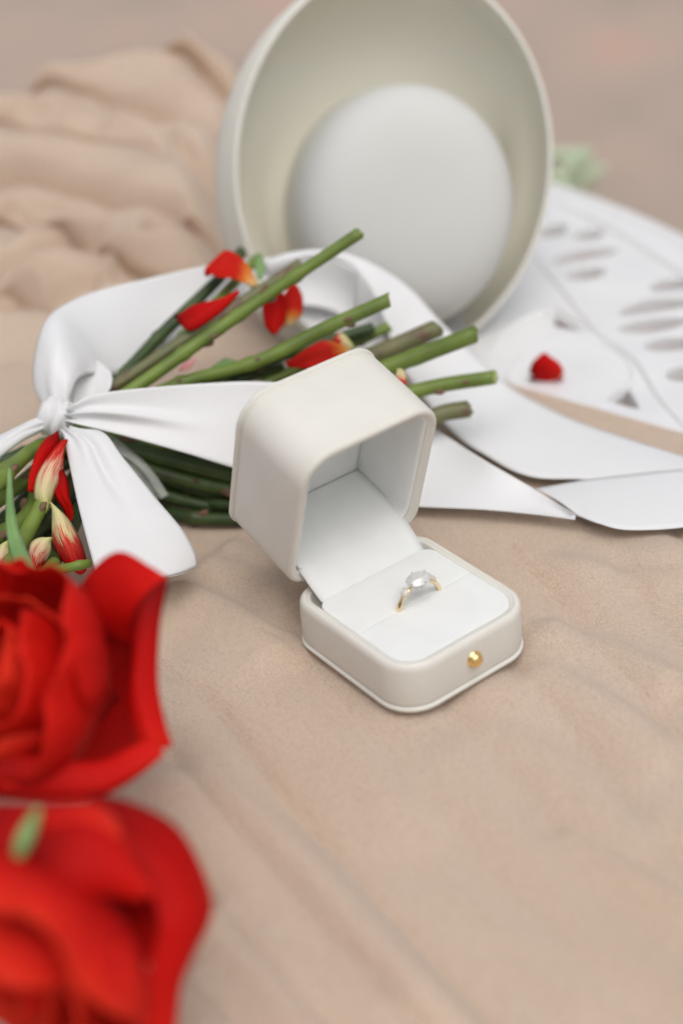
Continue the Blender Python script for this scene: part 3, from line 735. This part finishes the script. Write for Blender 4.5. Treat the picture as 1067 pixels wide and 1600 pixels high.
r1 = rose(86, 1074, 470, 36.2, -CF*.55-CR*.65+CU*.2, 5, RED, rl, RED2); r1['label'] = 'upper red bloom, blurred, with a tall pointed petal'
def q3(L_): return [P(*p) for p in L_]
def rp(A, B, mat, root, camber=3, amp=.5, mid=None, ph=0, nu=30, nv=18):
    return loft('petal', q3(A), q3(B), mat, root, nu=nu, nv=nv, camber=camber, mid=q3(mid) if mid else None, solid=.35, fn=lambda u, v: amp*(np.sin(u*8+ph+v*2)*(.35+abs(v-.5))+.5*np.sin(v*9+u*5+ph)))
rp([(112, 945, 482), (140, 895, 480), (185, 862, 478), (235, 885, 474), (263, 903, 470)], [(140, 985, 486), (160, 1000, 484), (190, 1010, 480), (225, 1005, 474), (250, 985, 470)], RED, r1, 4, .4)
rp([(264, 902, 470), (251, 980, 466), (246, 1060, 463), (256, 1120, 461), (270, 1167, 458)], [(205, 975, 470), (205, 1040, 466), (198, 1090, 464), (206, 1140, 462), (222, 1190, 460)], RED, r1, 4, .4)
rp([(60, 960, 506), (72, 1050, 508), (80, 1130, 506), (80, 1200, 500)], [(250, 940, 494), (240, 1060, 486), (240, 1120, 480), (240, 1180, 474)], RED, r1, -8, .6)
rp([(-50, 1165, 450), (30, 1180, 448), (90, 1185, 448), (150, 1190, 450), (205, 1165, 453), (238, 1150, 456)], [(-50, 1248, 458), (50, 1246, 456), (110, 1243, 456), (170, 1232, 456), (212, 1205, 457), (240, 1175, 458)], RED, r1, 7, .6, ph=2)
rl2 = [(3, .18, .82, 1.6, .0), (4, .38, .88, 1.25, .08), (4, .62, .84, 1.2, .12), (5, .90, .60, 1.0, .16)]
r2 = rose(100, 1442, 400, 34.5, -CF*.50-CU*.60-CR*.5, 11, RED2, rl2, RED); r2['label'] = 'lower red bloom, nearest and most blurred, full and ruffled'
rp([(150, 1242, 412), (200, 1254, 410), (265, 1285, 408), (302, 1330, 406), (332, 1400, 404), (330, 1440, 402), (306, 1490, 400), (284, 1540, 400), (272, 1630, 400)],
   [(120, 1290, 400), (170, 1325, 397), (215, 1370, 394), (242, 1415, 392), (250, 1450, 390), (235, 1500, 390), (225, 1540, 390), (215, 1630, 390)], RED, r2, 3, .5)
rp([(150, 1320, 412), (150, 1380, 411), (150, 1440, 410), (150, 1520, 410)], [(255, 1340, 404), (280, 1390, 402), (285, 1440, 400), (270, 1500, 400)], RED, r2, 2, .4)
rp([(-40, 1262, 400), (30, 1255, 398), (100, 1250, 396), (155, 1256, 394), (190, 1290, 392)], [(-40, 1345, 386), (30, 1350, 385), (90, 1345, 385), (140, 1350, 386), (185, 1345, 388)], RED2, r2, 4, .7, ph=1)
rp([(60, 1270, 396), (110, 1262, 395), (160, 1275, 393), (205, 1325, 391), (235, 1395, 389)], [(60, 1390, 381), (100, 1395, 380), (140, 1400, 381), (175, 1400, 383), (215, 1410, 386)], RED, r2, 5, .8, ph=4)

# ------------------------------------------------------------------ ribbon
rb = empty('ribbon_bow', tuple(P(88, 655, 640)))
tag(rb, 'wide white satin ribbon tied in a bow round the stems, tails trailing right', 'ribbon')
def wr(*terms):
    """soft gathers near the knot: amplitude, frequency across, decay along"""
    return lambda u, v: sum(a*np.sin(v*f+p)*np.exp(-u*d) for a, f, p, d in terms)
# band running right, behind the box, on to the table
loft('tail', [P(104, 640, 628), P(118, 630, 626), P(150, 616, 626), P(230, 606, 630), P(330, 598, 636), P(420, 597, 642), P(520, 610, 652), P(600, 635, 665), P(680, 672, 676), Z(760, 721, 14), Z(835, 765, 7.5), Z(893, 801, 7)],
     [P(106, 658, 627), P(125, 664, 625), P(200, 682, 626), P(280, 705, 629), P(365, 731, 634), P(450, 754, 640), P(520, 772, 650), Z(590, 785, 5), Z(655, 791, 5), Z(760, 797, 5), Z(850, 805, 5), Z(898, 812, 5)], RIBBON, rb, nu=110, nv=22, camber=-1.5,
     fn=lambda u, v: 3.2*np.exp(-((v-.52-.25*u)/.09)**2)*np.exp(-((u-.10)/.10)**2)+1.3*np.sin(v*15)*np.exp(-u*22)+1.2*np.sin(u*22+v*2)*.5*np.exp(-u*1.5))
loft('tail', [Z(835, 764, 4), Z(900, 752, 5), Z(960, 744, 4), Z(1067, 733, 3), Z(1160, 728, 2)], [Z(902, 806, 5.5), Z(935, 818, 6), Z(980, 828, 4.5), Z(1067, 824, 2), Z(1160, 805, 1)], RIBBON, rb, nu=50, nv=14, camber=1.2)
# back loop: white outside rising, grey inside going right
loft('loop', [P(72, 642, 640), P(55, 610, 642), P(52, 575, 644), P(60, 530, 648), P(73, 500, 654), P(95, 480, 664), P(150, 455, 680), P(250, 431, 698), P(330, 414, 708), P(430, 402, 716), P(500, 400, 722), P(560, 425, 724)],
     [P(108, 634, 634), P(114, 612, 634), P(120, 596, 636), P(128, 588, 640), P(138, 584, 646), P(155, 584, 654), P(185, 584, 666), P(250, 560, 684), P(330, 520, 698), P(420, 480, 710), P(500, 480, 720), P(550, 500, 724)], RIBBON, rb, nu=110, nv=22,
     mid=[P(90, 637, 634), P(84, 608, 633), P(86, 572, 634), P(97, 540, 639), P(112, 520, 650), P(133, 512, 662), P(180, 505, 676), P(252, 492, 694), P(330, 466, 706), P(425, 440, 716), P(500, 438, 724), P(556, 462, 727)], fn=wr((.6, 17, 0, 14)))
loft('loop', [P(113, 640, 640), P(112, 600, 646), P(122, 576, 650), P(146, 560, 656)], [P(150, 628, 642), P(172, 608, 645), P(174, 582, 650), P(150, 561, 657)], RIBBON, rb, nu=24, nv=10, camber=-2)
# arch over the stems and the long tail beyond
loft('tail', [P(412, 408, 712), P(455, 394, 712), P(500, 390, 712), P(545, 397, 712), P(590, 416, 714), P(640, 450, 716), P(700, 515, 716), Z(790, 598, 6), Z(850, 634, 2), Z(920, 665, 1), Z(1067, 713, 0), Z(1180, 745, 0)],
     [P(418, 432, 716), P(460, 412, 712), P(500, 404, 712), P(545, 416, 710), P(578, 450, 708), P(600, 500, 708), P(625, 570, 706), Z(700, 668, 6), Z(760, 712, 5), Z(830, 745, 3), Z(940, 752, 2), Z(1100, 790, -1)], RIBBON, rb, nu=100, nv=16, camber=1.5)
loft('loop', [P(418, 410, 720), P(460, 400, 724), P(500, 402, 728), P(545, 412, 730), P(590, 445, 730), P(612, 500, 726)],
     [P(470, 500, 716), P(490, 520, 716), P(510, 540, 716), P(540, 550, 716), P(570, 560, 716), P(600, 565, 712)], RIBBON, rb, nu=40, nv=14, camber=-8)
# front loop hanging towards the blooms
loft('loop', [P(97, 672, 624), P(102, 690, 618), P(112, 740, 608), P(124, 795, 596), P(138, 850, 586), P(152, 900, 578)],
     [P(112, 668, 624), P(160, 674, 618), P(192, 714, 612), P(242, 776, 604), P(284, 826, 597), P(304, 862, 594), P(309, 884, 593)], RIBBON, rb, nu=70, nv=30,
     mid=[P(104, 670, 622), P(130, 690, 614), P(150, 735, 606), P(180, 795, 595), P(213, 852, 586), P(240, 903, 580)],
     fn=lambda u, v: -2.6*np.exp(-((v-.66)/.10)**2)*np.exp(-((u-.30)/.22)**2)+1.0*np.sin(v*17)*np.exp(-u*8)-1.5*np.exp(-((u-.72)/.12)**2-((v-.55)/.25)**2))
loft('loop', [P(152, 902, 578.5), P(200, 903, 579.5), P(240, 904, 580.5), P(280, 898, 586), P(309, 885, 593.5)],
     [P(160, 880, 596), P(200, 882, 598), P(240, 880, 600), P(272, 876, 604), P(296, 866, 608)], RIBBON, rb, nu=30, nv=10)
# left tail
loft('tail', [P(78, 650, 634), P(60, 653, 630), P(30, 666, 626), P(0, 680, 622), P(-60, 705, 615)], [P(78, 668, 632), P(62, 676, 628), P(35, 690, 622), P(0, 716, 616), P(-60, 765, 606)], RIBBON, rb, nu=30, nv=14, camber=2.5, fn=wr((.8, 15, 1, 3)))
# knot
t = np.linspace(0, 2*np.pi, 48, endpoint=False); K = []; KC = P(88, 652, 633)
kx = CR*.96-CU*.25; kx /= np.linalg.norm(kx); ky = np.cross(-CF, kx); kz = -CF
for i in range(25):
    s = -1+2*i/24; w_ = 7.2*math.sqrt(max(0, 1-abs(s)**3.2))+.05
    K.append([KC+kx*s*7.3+(ky*math.cos(a)*1.08+kz*math.sin(a)*.95)*(w_+.38*math.sin(s*11+a*2.2)*(w_/7)+.22*math.sin(s*19-a*3)) for a in t])
V, F = loops_mesh(K, cap0=True, cap1=True); mk('knot', V, F, RIBBON, rb, uv=[(v[0]*.0+i/48/25, (i % 48)/48) for i, v in enumerate(V)])

# ------------------------------------------------------------------ fallen petals
def fallen(A, B, mat, label, camber=2.5, amp=.3, fn=None):
    o = petal('fallen_petal', A, B, mat, None, camber, amp, origin=tuple(A[0]))
    tag(o, label, 'petal', 'loose petals fallen from the bouquet'); return o
fallen([P(319, 421, 686), P(338, 402, 686), P(357, 391, 688), P(385, 411, 684), P(405, 442, 680)], [P(320, 423, 682), P(340, 432, 678), P(362, 434, 676), P(382, 441, 676), P(400, 448, 678)], P_YEL, 'curled red petal with pale yellow base, topmost on the stems', -3)
fallen([P(274, 498, 664), P(300, 478, 664), P(335, 469, 666), P(374, 457, 668)], [P(276, 500, 660), P(292, 516, 657), P(310, 512, 658), P(345, 487, 662), P(374, 460, 667)], RED, 'plain red petal draped across the upper left stems', 2)
fallen([P(414, 446, 690), P(410, 475, 686), P(414, 508, 684), P(426, 524, 684)], [P(432, 438, 690), P(444, 465, 688), P(446, 500, 686), P(432, 523, 685)], RED, 'dark red petal hanging between the two longest stems', 2)
fallen([P(446, 512, 690), P(440, 490, 690), P(442, 465, 692), P(452, 447, 694)][::-1], [P(460, 506, 690), P(472, 490, 690), P(473, 465, 692), P(466, 448, 694)][::-1], P_YEL, 'orange petal with yellow tip beside the dark red hanging one', 2)
fallen([P(448, 570, 664), P(478, 546, 666), P(510, 532, 670), P(552, 545, 672)], [P(450, 574, 660), P(490, 576, 658), P(525, 570, 662), P(554, 550, 670)], P_YEL, 'red petal with yellow green end right behind the lid', 2)
fallen([P(540, 524, 672), P(530, 520, 674), P(520, 530, 674)], [P(555, 545, 668), P(545, 548, 668), P(530, 545, 670)], P_BUD, 'small pale petal tip beside the lid top edge')
fallen([P(279, 580, 650), P(288, 568, 650), P(303, 560, 652)], [P(282, 580, 648), P(296, 576, 648), P(308, 563, 651)], m_petal('pink_petal', [(0, (.55, .2, .2)), (1, (.7, .38, .36))], .2), 'tiny pink petal scrap stuck on the long stem', .6)
fallen([P(620, 576, 640), P(619, 590, 640), P(622, 600, 640)], [P(628, 576, 640), P(634, 590, 640), P(633, 606, 640)], P_BUD, 'small cream sliver beside the lid upper right corner', .6)
q0 = Z(828, 592, TZ+.5)
def up(x, y, base, k=0): return P(x, y, (base-CAM)@CF+k)
fallen([Z(828, 588, TZ+.4), Z(838, 594, TZ+.4), Z(850, 596, TZ+.4), Z(858, 596, TZ+.4), Z(868, 594, TZ+.4), Z(879, 588, TZ+.4)], [P(826, 583, 733), P(830, 568, 730), P(841, 557, 729), P(850, 551, 730), P(860, 558, 729), P(874, 568, 728), P(881, 583, 729)], RED2, 'single red petal standing alone on the bare white table', 2.2, .2)

# ------------------------------------------------------------------ plant behind the table
pl = empty('leafy_plant', (460, 390, GZ)); tag(pl, 'pale green leafy plant peeping over the far table edge', 'plant')
c0 = np.array([460, 390, GZ]); rs = np.random.RandomState(5)
LEAFP = m_plain('pale_leaf', (.46, .56, .36), (.58, .66, .48), 40, .5)
tips = [(866, 250, 1105), (880, 243, 1100), (900, 268, 1090), (918, 275, 1095), (872, 280, 1085), (905, 292, 1085), (888, 290, 1080)]
for i, (x, y, d) in enumerate(tips):
    T = P(x, y, d)
    V, F = loops_mesh(tube(spline([c0+rs.randn(3)*[10, 10, 0], c0*.5+T*.5+rs.randn(3)*14, T], 16), np.linspace(3, 1.2, 16), 8), cap0=True, cap1=True); mk('stalk', V, F, LEAFP, pl)
    for k in range(2):
        e = CR*rs.uniform(-1, 1)+CU*rs.uniform(-.3, 1)-CF*rs.uniform(-.4, .6); e /= np.linalg.norm(e); g = np.cross(e, CF); g /= np.linalg.norm(g)
        A_ = [T, T+e*8+g*5, T+e*15+g*3, T+e*20]; B_ = [T, T+e*8-g*5, T+e*15-g*3, T+e*20]
        loft('leaf', A_, B_, LEAFP, pl, nu=8, nv=5, camber=1.5)
